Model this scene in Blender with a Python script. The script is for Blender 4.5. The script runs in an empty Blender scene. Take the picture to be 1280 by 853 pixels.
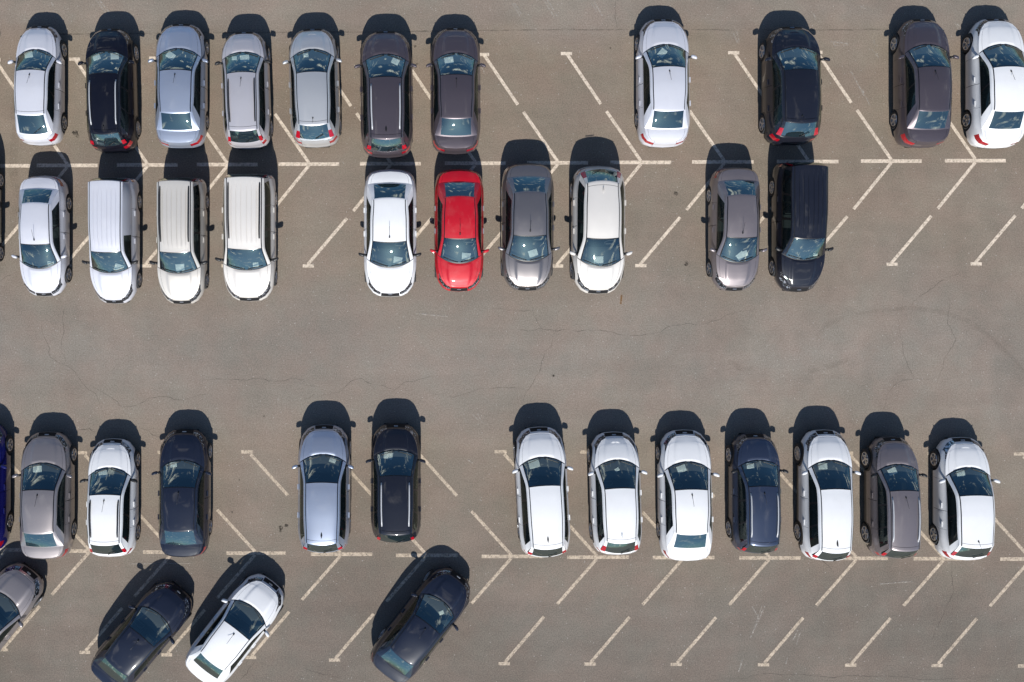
import bpy, bmesh, math, random
from mathutils import Vector
C = bpy.data.collections.new("lot"); bpy.context.scene.collection.children.link(C)
SC = bpy.context.scene
R = math.radians
# ---------------------------------------------------------------- survey
S = 34.5            # metres to survey units on the ground
NX, NY, H = 522.0, 375.0, 33.0
def G(px, py): return ((px - NX) / S, -(py - NY) / S)

# ---------------------------------------------------------------- materials
def newmat(name):
    m = bpy.data.materials.new(name); m.use_nodes = True
    nt = m.node_tree; b = nt.nodes['Principled BSDF']
    return m, nt, b
def simple(name, col, rough=.5, metal=0., spec=.5, coat=0., noise=0.0, nscale=30):
    m, nt, b = newmat(name)
    b.inputs['Base Color'].default_value = (*col, 1)
    b.inputs['Roughness'].default_value = rough
    b.inputs['Metallic'].default_value = metal
    b.inputs['Specular IOR Level'].default_value = spec
    b.inputs['Coat Weight'].default_value = coat
    if noise:
        tc = nt.nodes.new('ShaderNodeTexCoord'); n = nt.nodes.new('ShaderNodeTexNoise')
        n.inputs['Scale'].default_value = nscale; n.inputs['Detail'].default_value = 4
        mx = nt.nodes.new('ShaderNodeMix'); mx.data_type = 'RGBA'
        nt.links.new(tc.outputs['Object'], n.inputs['Vector'])
        nt.links.new(n.outputs['Fac'], mx.inputs['Factor'])
        mx.inputs['A'].default_value = (*[c*(1-noise) for c in col], 1)
        mx.inputs['B'].default_value = (*[min(1, c*(1+noise)) for c in col], 1)
        nt.links.new(mx.outputs['Result'], b.inputs['Base Color'])
    return m
def paint(name, col, metal=0., rough=.35, coat=1.0, crough=.02, spec=.5):
    dust = .10 if max(col) > .15 else .008
    """clear-coated car paint with faint road dust and a fine flake"""
    m, nt, b = newmat(name)
    N, L = nt.nodes.new, nt.links.new
    tc = N('ShaderNodeTexCoord'); oi = N('ShaderNodeObjectInfo')
    ad = N('ShaderNodeVectorMath'); ad.operation = 'ADD'
    L(tc.outputs['Object'], ad.inputs[0]); L(oi.outputs['Location'], ad.inputs[1])
    n = N('ShaderNodeTexNoise'); n.inputs['Scale'].default_value = 1.7; n.inputs['Detail'].default_value = 7; n.inputs['Roughness'].default_value = .65
    L(ad.outputs[0], n.inputs['Vector'])
    rp = N('ShaderNodeMapRange'); rp.inputs['From Min'].default_value = .45; rp.inputs['From Max'].default_value = .8
    rp.inputs['To Min'].default_value = 0; rp.inputs['To Max'].default_value = dust
    L(n.outputs['Fac'], rp.inputs['Value'])
    mx = N('ShaderNodeMix'); mx.data_type = 'RGBA'
    mx.inputs['A'].default_value = (*col, 1); mx.inputs['B'].default_value = (.36, .33, .29, 1)
    L(rp.outputs['Result'], mx.inputs['Factor']); L(mx.outputs['Result'], b.inputs['Base Color'])
    b.inputs['Metallic'].default_value = metal; b.inputs['Roughness'].default_value = rough
    b.inputs['Specular IOR Level'].default_value = spec
    b.inputs['Coat Weight'].default_value = coat
    rr = N('ShaderNodeMapRange'); rr.inputs['To Min'].default_value = crough; rr.inputs['To Max'].default_value = crough + .03
    L(n.outputs['Fac'], rr.inputs['Value']); L(rr.outputs['Result'], b.inputs['Coat Roughness'])
    return m
def glass(name, tint, trans, base_refl):
    m = bpy.data.materials.new(name); m.use_nodes = True; nt = m.node_tree
    for n in list(nt.nodes): nt.nodes.remove(n)
    N, L = nt.nodes.new, nt.links.new
    out = N('ShaderNodeOutputMaterial'); tr = N('ShaderNodeBsdfTransparent'); gl = N('ShaderNodeBsdfGlossy')
    df = N('ShaderNodeBsdfDiffuse'); df.inputs['Color'].default_value = (.012, .02, .024, 1)
    tr.inputs['Color'].default_value = (*tint, 1)
    gl.inputs['Roughness'].default_value = .012; gl.inputs['Color'].default_value = (.86, .95, .84, 1)
    fr = N('ShaderNodeLayerWeight'); fr.inputs['Blend'].default_value = .5
    pw = N('ShaderNodeMath'); pw.operation = 'POWER'; pw.inputs[1].default_value = 5; L(fr.outputs['Facing'], pw.inputs[0])
    mr = N('ShaderNodeMapRange'); mr.inputs['To Min'].default_value = base_refl; mr.inputs['To Max'].default_value = 1
    L(pw.outputs[0], mr.inputs['Value'])
    m1 = N('ShaderNodeMixShader'); m1.inputs['Fac'].default_value = trans
    L(df.outputs[0], m1.inputs[1]); L(tr.outputs[0], m1.inputs[2])
    m2 = N('ShaderNodeMixShader'); L(mr.outputs['Result'], m2.inputs['Fac'])
    L(m1.outputs[0], m2.inputs[1]); L(gl.outputs[0], m2.inputs[2]); L(m2.outputs[0], out.inputs['Surface'])
    return m

def lampmat():
    m, nt, b = newmat('headlight_glass'); N, L = nt.nodes.new, nt.links.new
    tc = N('ShaderNodeTexCoord'); v = N('ShaderNodeTexNoise'); v.inputs['Scale'].default_value = 11; v.inputs['Detail'].default_value = 3; v.inputs['Distortion'].default_value = 1.2; L(tc.outputs['Object'], v.inputs['Vector'])
    r = N('ShaderNodeValToRGB'); r.color_ramp.elements[0].position = .50; r.color_ramp.elements[0].color = (.025, .028, .034, 1)
    r.color_ramp.elements[1].position = .66; r.color_ramp.elements[1].color = (.55, .60, .68, 1)
    L(v.outputs['Fac'], r.inputs['Fac']); L(r.outputs['Color'], b.inputs['Base Color'])
    b.inputs['Metallic'].default_value = .6; b.inputs['Roughness'].default_value = .25; b.inputs['Coat Weight'].default_value = 1; b.inputs['Coat Roughness'].default_value = .02
    return m
M = {
 'paint': paint('paint_base', (.8, .8, .8)),
 'black': simple('black_plastic', (.012, .012, .013), .45),
 'trim': simple('black_trim', (.006, .006, .007), .3),
 'grille': simple('grille_black', (.007, .007, .008), .65, spec=.25),
 'rubber': simple('tyre_rubber', (.016, .016, .017), .8, noise=.3),
 'rim': simple('alloy_rim', (.55, .56, .58), .3, .9),
 'chrome': simple('chrome', (.5, .5, .5), .35, .7),
 'railsilver': simple('rail_silver', (.42, .43, .45), .4, .15),
 'under': simple('underbody', (.01, .01, .01), .9),
 'dash': simple('dashboard_plastic', (.03, .032, .034), .6, noise=.2),
 'seat': simple('seat_fabric', (.06, .06, .065), .9, noise=.3),
 'paper': simple('notice_paper', (.88, .89, .86), .7, noise=.03),
 'windshield': glass('windshield_glass', (.90, .98, .95), .97, .26),
 'rear_glass': glass('rear_glass', (.16, .25, .28), .12, .24),
 'side_glass': glass('side_glass', (.26, .34, .33), .7, .04),
 'lamp': lampmat(),
 'tail': simple('taillight_red', (.30, .002, .010), .2, coat=.8),
 'handle': simple('handle_grey', (.4, .4, .42), .3, .4),
}
P = {
 'white': paint('paint_white', (.64, .65, .665), coat=.8, rough=.45),
 'silver': paint('paint_silver', (.56, .58, .64), .55, .36),
 'silver_white': paint('paint_pale_silver', (.57, .58, .63), .25, .42),
 'silver_blue': paint('paint_blue_silver', (.36, .41, .51), .6, .34),
 'silver_green': paint('paint_grey_silver', (.50, .51, .52), .55, .36),
 'beige': paint('paint_pale_beige', (.53, .505, .465), .3, .42),
 'warm_white': paint('paint_warm_white', (.59, .565, .53), .15, .42),
 'silver_warm': paint('paint_warm_silver', (.46, .45, .48), .4, .4),
 'taupe': paint('paint_taupe', (.27, .245, .245), .6, .36),
 'brown': paint('paint_brown_grey', (.20, .175, .18), .55, .36),
 'plum': paint('paint_plum_grey', (.080, .066, .076), .5, .36),
 'black_paint': paint('paint_black', (.005, .005, .009), 0, .35, spec=.1),
 'navy_black': paint('paint_navy_black', (.009, .010, .016), .0, .35, spec=.12),
 'navy': paint('paint_navy', (.035, .048, .085), .5, .36),
 'navy_dark': paint('paint_dark_navy', (.010, .013, .025), .0, .35, spec=.12),
 'steel': paint('paint_steel_bronze', (.215, .20, .20), .75, .34),
 'blue': paint('paint_deep_blue', (.003, .004, .085), .1, .4, spec=.2),
 'red': paint('paint_red', (.40, .004, .012), .1, .45, spec=.25),
 'grey_dark': paint('paint_dark_grey', (.03, .03, .035), .4, .4),
}

# ---------------------------------------------------------------- small maths
def lerp(a, b, t): return a + (b - a) * t
def sstep(a, b, x):
    t = max(0., min(1., (x - a) / (b - a))); return t*t*(3 - 2*t)
def pchip(keys):
    xs = [k[0] for k in keys]; ys = [k[1] for k in keys]; n = len(xs)
    h = [xs[i+1]-xs[i] for i in range(n-1)]; d = [(ys[i+1]-ys[i])/h[i] for i in range(n-1)]
    m = [0.]*n; m[0] = d[0]; m[-1] = d[-1]
    for i in range(1, n-1):
        if d[i-1]*d[i] > 0:
            w1 = 2*h[i]+h[i-1]; w2 = h[i]+2*h[i-1]; m[i] = (w1+w2)/(w1/d[i-1]+w2/d[i])
    def f(x):
        if x <= xs[0]: return ys[0]
        if x >= xs[-1]: return ys[-1]
        i = 0
        while x > xs[i+1]: i += 1
        t = (x-xs[i])/h[i]; t2 = t*t; t3 = t2*t
        return (2*t3-3*t2+1)*ys[i]+(t3-2*t2+t)*h[i]*m[i]+(-2*t3+3*t2)*ys[i+1]+(t3-t2)*h[i]*m[i+1]
    return f

# ---------------------------------------------------------------- mesh helpers
def link(name, me, mat, parent=None):
    o = bpy.data.objects.new(name, me); C.objects.link(o)
    if mat is not None and len(me.materials) == 0: me.materials.append(mat)
    if parent is not None: o.parent = parent
    return o
def finish(bm, name, smooth=True, angle=38):
    if smooth:
        for f in bm.faces: f.smooth = True
        for e in bm.edges:
            if len(e.link_faces) == 2 and e.calc_face_angle(0) > R(angle): e.smooth = False
    me = bpy.data.meshes.new(name); bm.to_mesh(me); bm.free(); return me
def box(bm, c, s, bev=.0, rx=0, rz=0, taper=None):
    from mathutils import Matrix
    mt = Matrix.Translation(c) @ Matrix.Rotation(rz, 4, 'Z') @ Matrix.Rotation(rx, 4, 'X') @ Matrix.Diagonal((*s, 1))
    r = bmesh.ops.create_cube(bm, size=1, matrix=mt)
    if bev:
        es = list({e for v in r['verts'] for e in v.link_edges})
        bmesh.ops.bevel(bm, geom=es, offset=bev, segments=2, affect='EDGES', clamp_overlap=True)
def tube(bm, pts, rad, n=8, cap=True):
    rings = []
    for i, p in enumerate(pts):
        p = Vector(p); a = Vector(pts[max(0, i-1)]); b = Vector(pts[min(len(pts)-1, i+1)])
        t = (b-a).normalized(); up = Vector((0, 0, 1)) if abs(t.z) < .9 else Vector((1, 0, 0))
        u = t.cross(up).normalized(); w = u.cross(t)
        r = rad[i] if isinstance(rad, (list, tuple)) else rad
        rings.append([bm.verts.new(p + (u*math.cos(k*2*math.pi/n) + w*math.sin(k*2*math.pi/n))*r) for k in range(n)])
    for a, b in zip(rings, rings[1:]):
        for k in range(n): bm.faces.new((a[k], a[(k+1) % n], b[(k+1) % n], b[k]))
    if cap: bm.faces.new(rings[0][::-1]); bm.faces.new(rings[-1])
def lathe_x(bm, prof, n=28):
    """prof: (x, r) turned about the x axis"""
    rings = []
    for x, r in prof:
        rings.append([bm.verts.new((x, r*math.cos(k*2*math.pi/n), r*math.sin(k*2*math.pi/n))) for k in range(n)])
    for a, b in zip(rings, rings[1:]):
        for k in range(n): bm.faces.new((a[k], a[(k+1) % n], b[(k+1) % n], b[k]))

class Sheets:
    def __init__(s): s.d = {}
    def add(s, lab, *pts):
        s.d.setdefault(lab, []).append(pts)
    def mesh(s, lab, name, gap=0., cz=.55):
        bm = bmesh.new(); vm = {}
        for q in s.d[lab]:
            vs = []
            for p in q:
                k = (round(p[0]*2500), round(p[1]*2500), round(p[2]*2500))
                if k not in vm: vm[k] = bm.verts.new(p)
                if vm[k] not in vs: vs.append(vm[k])
            if len(vs) < 3: continue
            try: f = bm.faces.new(vs)
            except ValueError: continue
            f.normal_update()
            c = f.calc_center_median()
            if f.normal.dot(c - Vector((0, c.y*.8, cz))) < 0: f.normal_flip()
        if gap:
            mv = []
            for v in bm.verts:
                if any(len(e.link_faces) == 1 for e in v.link_edges):
                    c = sum((f.calc_center_median() for f in v.link_faces), Vector())/len(v.link_faces)
                    dd = c - v.co; mv.append((v, dd.normalized()*min(gap, dd.length*.6)))
            for v, dd in mv: v.co += dd
        return finish(bm, name)

# ---------------------------------------------------------------- wheels
def wheel_meshes(rad, spokes):
    w = .2; bm = bmesh.new(); rr = rad*.68
    lathe_x(bm, [(-w/2, rr), (-w/2+.005, rad*.9), (-w/2+.03, rad*.985), (-w*.2, rad), (w*.2, rad), (w/2-.03, rad*.985), (w/2-.002, rad*.9), (w/2, rad*.78), (w/2-.012, rr)])
    bmesh.ops.recalc_face_normals(bm, faces=bm.faces); ty = finish(bm, 'tyre')
    bm = bmesh.new()
    lathe_x(bm, [(w/2-.012, rr+.004), (w/2-.003, rr-.004), (w/2-.01, rr-.022), (w/2-.06, rr-.03), (w/2-.085, .03)])
    lathe_x(bm, [(w/2-.085, .055), (w/2-.018, .05), (w/2-.010, .03), (w/2-.010, .001)])
    for k in range(spokes):
        a = k*2*math.pi/spokes
        for da in ((-.09, .09) if spokes <= 6 else (0,)):
            b = a+da; rm = (rr-.02+.04)/2; ln = rr-.05
            from mathutils import Matrix
            mt = Matrix.Rotation(b, 4, 'X') @ Matrix.Translation((w/2-.022, 0, rm)) @ Matrix.Diagonal((.022, .032, ln, 1))
            bmesh.ops.create_cube(bm, size=1, matrix=mt)
    bmesh.ops.recalc_face_normals(bm, faces=bm.faces); ri = finish(bm, 'rim')
    bm = bmesh.new(); lathe_x(bm, [(w/2-.088, rr), (w/2-.088, .001)], 20); hubm = finish(bm, 'brake_disc')
    return ty, ri, hubm
WHEELS = {}

# ---------------------------------------------------------------- car models (metres, nose to +y)
BASE = dict(L=4.44, W=1.77, sill=.2, znose=.70, zcowl=.91, zbelt=.95, zdeck=1.0, ztail=.95,
    cowl=1.22, cbow=.30, header=.36, hbow=.05, zh=1.385, zpk=1.46, rr=-1.12, zr=1.395, rwb=-1.70, rwbow=.07,
    hwh=.615, hwm=.61, hwr=.575, wf=1.40, wr=-1.22, wrad=.31, arch=.37, shoulder=.105,
    nose=[(0, 0), (.40, .03), (.66, .14), (.87, .41), (.965, .80), (1, 1.3)],
    tail=[(0, 0), (.45, .03), (.75, .12), (.90, .29), (.965, .58), (1, 1.0)],
    spoiler=False, ribs=False, cladding=False, wins=[(.24, 1.30), (1.345, 1.80)], fglass=.87, rwtop=.05, rwlow=.93,
    hightail=None, hc=.03, lampx=.56, lampback=.66, tailx=.50, tailback=.42, spokes=5, pillars=0.0, rear_side=True)
MODELS = {
 'sedan': dict(BASE),
 'hatch': dict(BASE, L=4.18, W=1.73, cowl=1.14, header=.33, zh=1.40, zpk=1.485, rr=-1.20, zr=1.44, rwb=-1.84, rwbow=.10, zbelt=.97, zdeck=1.03, ztail=1.0,
    wf=1.28, wr=-1.25, hwr=.58, tailx=.60, tailback=.35, spoiler=True, wins=[(.24, 1.34), (1.385, 1.86)]),
 'cross': dict(BASE, L=4.22, W=1.79, sill=.24, znose=.80, zcowl=1.05, zbelt=1.08, zdeck=1.12, ztail=1.08, cowl=1.24, cbow=.30, header=.34, zh=1.51, zpk=1.60,
    rr=-1.50, zr=1.53, rwb=-1.96, rwbow=.15, hwh=.60, hwm=.60, hwr=.565, wf=1.28, wr=-1.32, wrad=.34, arch=.40, spoiler=True, cladding=True,
    hightail=(2.5, 3), tailx=.62, tailback=.32, wins=[(.24, 1.22), (1.26, 1.60), (1.63, 1.90)], spokes=5),
 'suv': dict(BASE, L=4.46, W=1.82, sill=.25, znose=.84, zcowl=1.08, zbelt=1.10, zdeck=1.14, ztail=1.10, cowl=1.28, cbow=.28, header=.38, zh=1.56, zpk=1.66,
    rr=-1.74, zr=1.59, rwb=-2.12, rwbow=.15, hwh=.61, hwm=.605, hwr=.575, wf=1.38, wr=-1.32, wrad=.35, arch=.41, spoiler=True, cladding=True,
    hightail=(2.7, 3), tailx=.60, tailback=.34, wins=[(.24, 1.18), (1.215, 1.54), (1.57, 1.88)], spokes=10),
 'duster': dict(BASE, L=4.28, W=1.80, sill=.26, znose=.86, zcowl=1.07, zbelt=1.08, zdeck=1.12, ztail=1.08, cowl=1.26, cbow=.24, header=.42, zh=1.56, zpk=1.65,
    rr=-1.66, zr=1.59, rwb=-2.03, rwbow=.12, hwh=.61, hwm=.61, hwr=.585, wf=1.32, wr=-1.34, wrad=.35, arch=.42, spoiler=True, cladding=True,
    hightail=(2.55, 3), tailx=.72, tailback=.24, wins=[(.24, 1.20), (1.235, 1.58), (1.61, 1.90)], spokes=5),
 'van': dict(BASE, L=4.36, W=1.76, sill=.23, znose=.82, zcowl=1.06, zbelt=1.06, zdeck=1.10, ztail=1.06, cowl=1.13, cbow=.22, header=.44, zh=1.62, zpk=1.74,
    rr=-1.94, zr=1.71, rwb=-2.12, rwbow=.03, hwh=.625, hwm=.645, hwr=.645, wf=1.33, wr=-1.38, wrad=.31, arch=.37, ribs=True, rwtop=.25,
    tailx=.80, tailback=.16, wins=[(.28, 1.24), (1.275, 1.58), (1.61, 1.93)], spokes=5, shoulder=.085,
    tail=[(0, 0), (.45, .01), (.84, .04), (.95, .14), (.985, .32), (1, .7)], hightail=(2.2, 2.95)),
}
MODELS['panel_van'] = dict(MODELS['van'], wins=[(.28, 1.22)])
MODELS['hatch_tall'] = dict(MODELS['hatch'], L=4.10, zpk=1.53, zh=1.44, zr=1.49, rr=-1.42, rwb=-1.86, cowl=1.12, header=.28, hightail=(2.55, 3))

def build_car(mk, rails=None, antenna='rod', mirror='paint', handle='paint', name='car'):
    p = MODELS[mk]; sh = Sheets(); L2 = p['L']/2; w = p['W']/2
    root = bpy.data.objects.new(name, None); C.objects.link(root)
    root.empty_display_size = .3
    nk, tk = p['nose'], p['tail']
    # plan outline: half width on y for the sides, y on x for nose and tail
    side_keys = sorted([(L2-d, f*w) for f, d in nk if f > .6] + [(-L2+d, f*w) for f, d in tk if f > .6])
    X = pchip(side_keys)
    Yn = pchip([(f*w, L2-d) for f, d in nk if f < .8]); Yt = pchip([(f*w, -L2+d) for f, d in tk if f < .87])
    xn = max(f for f, d in nk if f < .8)*w; xt = max(f for f, d in tk if f < .87)*w
    ync, ytc = L2-[d for f, d in nk if f < .8][-1], -L2+[d for f, d in tk if f < .87][-1]
    yA = p['cowl']-p['cbow']                      # cowl corner
    yD = p['rwb']+p['rwbow']                      # rear window corner
    yB = lerp(p['header'], p['rr'], p['wins'][0][1]-1+.02)   # B pillar
    yC = max(p['wr']+.30, lerp(p['header'], p['rr'], .92))
    doorF = yA-.12
    hood_u = [0, .15, .3, .42, .50, .54, .58, .66, .74, .80, .86, .93, 1]
    ys = [ync, yA, yD, ytc, doorF, yB, yC, L2-p['lampback'], -L2+p['tailback'], p['wf'], p['wr']]
    for c in (p['wf'], p['wr']):
        for k in range(-8, 9): ys.append(c+math.sin(k/8*math.pi/2)*p['arch'])
        ys += [c+p['arch']+.012, c-p['arch']-.012]
    y = ync-.06
    while y > ytc+.03: ys.append(y); y -= .11
    ys = sorted((v for v in ys if ytc <= v <= ync), reverse=True)
    keep = {ync, yA, yD, ytc, doorF, yB, yC}
    out = []
    for v in ys:
        if out and out[-1]-v < .009:
            if v in keep: out[-1] = v
            continue
        out.append(v)
    ys = out
    cols = []                                      # (x, y, zone)
    for u in hood_u[:-1]: cols.append((u*xn, Yn(u*xn), 'n'))
    i_nose = len(cols)
    for v in ys: cols.append((X(v), v, 's'))
    i_tail = len(cols)-1
    tail_u = [.93, .86, .78, .68, .6, .5, .4, .3, .2, .1, 0]
    for u in tail_u: cols.append((u*xt, Yt(u*xt), 't'))
    ztop = pchip([(-L2, p['ztail']), (-L2+.3, lerp(p['ztail'], p['zdeck'], .7)), (min(yD, -L2+.6)+.1, p['zdeck']), (0, p['zbelt']), (yA, p['zcowl']), (L2-.45, p['znose']+.09), (L2, p['znose'])])
    ROWS = [0, .12, .30, .45, .58, .72, .86, .95, 1.0]
    NR = len(ROWS)
    def normal(x, yy, zone):
        if zone == 'n':
            e = .01; dy = (Yn(x+e)-Yn(max(0, x-e)))/(x+e-max(0, x-e)); n = Vector((dy, -1))   # inward
        elif zone == 't':
            e = .01; dy = (Yt(x+e)-Yt(max(0, x-e)))/(x+e-max(0, x-e)); n = Vector((-dy, 1)) if False else Vector((-(-dy), 1)); n = Vector((-dy, 1))
        else:
            e = .02; dx = (X(yy+e)-X(yy-e))/(2*e); n = Vector((-1, dx))
        return n.normalized()
    def zb(yy):
        z = p['sill']
        for c in (p['wf'], p['wr']):
            d = yy-c
            if abs(d) <= p['arch']+.001: z = max(z, p['wrad']+math.sqrt(max(0, p['arch']**2-d*d))-.01)
        return z
    def ringpt(x, yy, zone, q, n=None):
        z0, z1 = zb(yy), ztop(yy); z = lerp(z0, z1, q)
        fw = 1. if zone == 'n' else (sstep(L2-1.0, ync, yy) if zone == 's' else 0)
        rw = 1. if zone == 't' else (sstep(-L2+.8, ytc, yy) if zone == 's' else 0)
        sd = max(0, 1-fw-rw)
        h = (z-p['sill'])/(z1-p['sill'])           # 0..1 height
        tuck = .05*max(0, 1-h/.22)**1.5
        s_in = tuck + .015*math.sin(math.pi*min(1, max(0, (h-.3)/.5)))*0 + p['shoulder']*sstep(.62, 1.03, h)**1.2
        f_in = .05*max(0, 1-h/.35) + .17*sstep(.50, 1.08, h)
        r_in = .05*max(0, 1-h/.35) + .045*sstep(.52, .56, h) + .10*sstep(.75, 1.06, h)
        ins = fw*f_in + rw*r_in + sd*s_in
        n = n or normal(x, yy, zone)
        xx = x+n.x*ins
        if zone != 's' or True: xx = max(0, xx) if x > 1e-6 else 0.
        return Vector((xx, yy+n.y*ins, z))
    # inward normals; round the corners they are taken along the outline itself so that nothing kinks
    NO = [normal(*c) for c in cols]
    near = [i for i in range(len(cols)) if (i > i_nose-5 and i < i_nose+7) or (i > i_tail-7 and i < i_tail+5)]
    for i in near:
        a, b = Vector(cols[max(0, i-1)][:2]), Vector(cols[min(len(cols)-1, i+1)][:2]); t = (b-a).normalized(); NO[i] = Vector((t.y, -t.x))
    for _ in range(3):
        NN = list(NO)
        for i in near: NN[i] = (NO[i-1]+NO[i]*2+NO[i+1]).normalized()
        NO = NN
    ring = [[ringpt(x, yy, zn, q, NO[i]) for q in ROWS] for i, (x, yy, zn) in enumerate(cols)]
    def top_at(yy): return ringpt(X(yy), yy, 's', 1.)
    def both(lab, pts, sided=False):
        for sx in (1, -1):
            l = (lab, sx) if sided else lab
            q = [Vector((sx*v.x, v.y, v.z)) for v in pts]
            sh.add(l, *q)
    gx = .40*w
    for i in range(len(cols)-1):
        a, b = cols[i], cols[i+1]; my = (a[1]+b[1])/2; mx_ = (a[0]+b[0])/2
        for r in range(NR-1):
            q = (ROWS[r]+ROWS[r+1])/2
            pts = [ring[i][r], ring[i+1][r], ring[i+1][r+1], ring[i][r+1]]
            nosezone = i < i_nose or my > ync
            tailzone = i >= i_tail
            lab, sided = 'body', False
            if (i < i_nose and mx_ > p['lampx']*xn or (not tailzone and my > L2-p['lampback'] and i >= i_nose)) and .70 < q < .93:
                lab, sided = 'headlight', True
            elif i < i_nose and mx_ < p['lampx']*xn and .60 < q < .86: lab = 'grille'
            elif i < i_nose and mx_ < .80*xn and .14 < q < .44: lab = 'air_intake'
            elif (tailzone and mx_ > p['tailx']*xt/.8 or (not nosezone and not tailzone and my < -L2+p['tailback'])) and .60 < q < .90:
                lab, sided = 'taillight', True
            elif tailzone and q > .5 and mx_ < p['tailx']*xt/.8: lab = 'tailgate' if p['spoiler'] or p['ribs'] else 'boot_lid'
            elif tailzone and mx_ < .7*xt and q < .3: lab = 'cladding'
            elif p['cladding'] and q < .30: lab = 'cladding'
            elif doorF > my > yB and q > (.45 if p['cladding'] else .12): lab, sided = 'front_door', True
            elif yB > my > yC and q > (.45 if p['cladding'] else .12): lab, sided = 'rear_door', True
            both(lab, pts, sided)
    # ---- hood / deck patches
    def curve0(u):                                   # cowl curve, u 0..1 from centre to ring top
        e = top_at(yA); return Vector((e.x*u, p['cowl']-p['cbow']*abs(u)**2.2, e.z+.035*(1-abs(u)**2.4)))
    def curve3(u):
        e = top_at(yD); return Vector((e.x*u, p['rwb']+p['rwbow']*abs(u)**2.2, e.z+.03*(1-abs(u)**2.4)))
    i_cowl = min(range(i_nose, i_tail+1), key=lambda i: abs(cols[i][1]-yA))
    i_deck = min(range(i_nose, i_tail+1), key=lambda i: abs(cols[i][1]-yD))
    def patch(front, back, sidec, crown, crease):
        rows = []
        n = len(sidec)
        for k, e in enumerate(sidec):
            v = (sidec[0].y-e.y)/(sidec[0].y-sidec[-1].y); row = []
            for j, u in enumerate(hood_u):
                a, b = front[j], back(u)
                pt = a.lerp(b, v) + (e-front[-1].lerp(back(1), v))*u
                pt.z += crown*(1-u**2.5)*math.sin(math.pi*min(1, v*.9+.05))**1.0*sstep(0, .1, v)*(1 if v < .999 else 0)*(1-v*.3)
                if crease: pt.z += .026*(1-sstep(.50, .58, u))*sstep(0, .35, v)*(1-sstep(.9, 1, v)) + .008*sstep(.74, .8, u)*(1-u)*0
                row.append(pt)
            rows.append(row)
        return rows
    front = [ring[j][-1] for j in range(i_nose)]+[ring[i_nose][-1]]
    sidec = [ring[i][-1] for i in range(i_nose, i_cowl+1)]
    rows = patch(front, curve0, sidec, p['hc'], True)
    nk_ = len(rows)
    for k in range(nk_-1):
        v = (sidec[0].y-(sidec[k].y+sidec[k+1].y)/2)/(sidec[0].y-sidec[-1].y)
        for j in range(len(hood_u)-1):
            u = (hood_u[j]+hood_u[j+1])/2
            lab = 'hood' if (u < .86 and v > .05) else 'body'
            both(lab, [rows[k][j], rows[k][j+1], rows[k+1][j+1], rows[k+1][j]])
    # deck: front edge at the rear window, back edge at the tail
    backc = [Vector(top) for top in [ring[len(cols)-1][-1]]]
    tl = {0.: ring[len(cols)-1][-1], 1.: ring[i_tail][-1]}
    for j, u in enumerate(tail_u): tl[u] = ring[i_tail+1+j][-1]
    tkeys = sorted(tl)
    def tailcurve(u):
        for a, b in zip(tkeys, tkeys[1:]):
            if a <= u <= b+1e-9: return tl[a].lerp(tl[b], (u-a)/(b-a))
        return tl[1.]
    sidec = [ring[i][-1] for i in range(i_deck, i_tail+1)]
    save = hood_u; hood_u = [0, .1, .2, .3, .4, .5, .6, .68, .78, .86, .93, 1]
    rows = patch([curve3(u) for u in hood_u], tailcurve, sidec, .012, False)
    for k in range(len(rows)-1):
        for j in range(len(hood_u)-1):
            u = (hood_u[j]+hood_u[j+1])/2
            lab = ('tailgate' if p['spoiler'] or p['ribs'] else 'boot_lid') if u < .86 else 'body'
            both(lab, [rows[k][j], rows[k][j+1], rows[k+1][j+1], rows[k+1][j]])
    # ---- greenhouse
    e0, e3 = top_at(yA), top_at(yD)
    zc0, zc3 = e0.z+.035, e3.z+.03
    ym = (p['header']+p['rr'])/2
    def seg(a, b, t): return lerp(a, b, t)
    yk = pchip([(0, p['cowl']), (1, p['header']), (1.5, ym), (2, p['rr']), (3, p['rwb'])])
    # keep y piecewise linear so that pane edges stay put
    def yk(v):
        if v <= 1: return lerp(p['cowl'], p['header'], v)
        if v <= 2: return lerp(p['header'], p['rr'], v-1)
        return lerp(p['rr'], p['rwb'], v-2)
    vertical = (p['rr']-p['rwb']) < .2
    zk = pchip([(0, zc0), (.3, lerp(zc0, p['zh'], .345)), (.6, lerp(zc0, p['zh'], .665)), (.9, lerp(zc0, p['zh'], .935)), (1.03, p['zh']+.012), (1.15, lerp(p['zh'], p['zpk'], .55)), (1.45, p['zpk']), (1.8, lerp(p['zr'], p['zpk'], .62)),
                (1.97, p['zr']+.012), (2.1, lerp(p['zr'], zc3, .075)), (2.5, lerp(p['zr'], zc3, .44)), (2.8, lerp(p['zr'], zc3, .765)), (3, zc3)])
    hwk = pchip([(0, e0.x), (.5, lerp(e0.x, p['hwh'], .52)), (.92, p['hwh']+.015), (1.1, p['hwh']), (1.5, p['hwm']), (1.9, p['hwr']+.004), (2.1, lerp(p['hwr'], e3.x, .08)), (2.6, lerp(p['hwr'], e3.x, .52)), (3, e3.x)])
    bowk = pchip([(0, p['cbow']), (1, p['hbow']), (1.5, 0), (2, -.03-.35*p['rwbow']), (3, -p['rwbow'])])
    drk = pchip([(0, .028), (.3, .06), (1, .075), (1.5, .085), (2, .075), (2.7, .05), (3, .024)])
    fg = p['fglass']; sw = .05
    us = [0, .1, .2, .3, .4, .5, .6, .7, .78, fg-.015, fg, fg+sw, .96, 1]
    if p['ribs']: us = sorted(set(us) | {.12, .15, .18, .37, .40, .43, .62, .65, .68})
    vs = [0, .035, .07, .15, .25, .35, .45, .55, .65, .75, .85, .92, .965, 1.0]
    wv = sorted({x for ab in p['wins'] for x in ab if x > 1})
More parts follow.
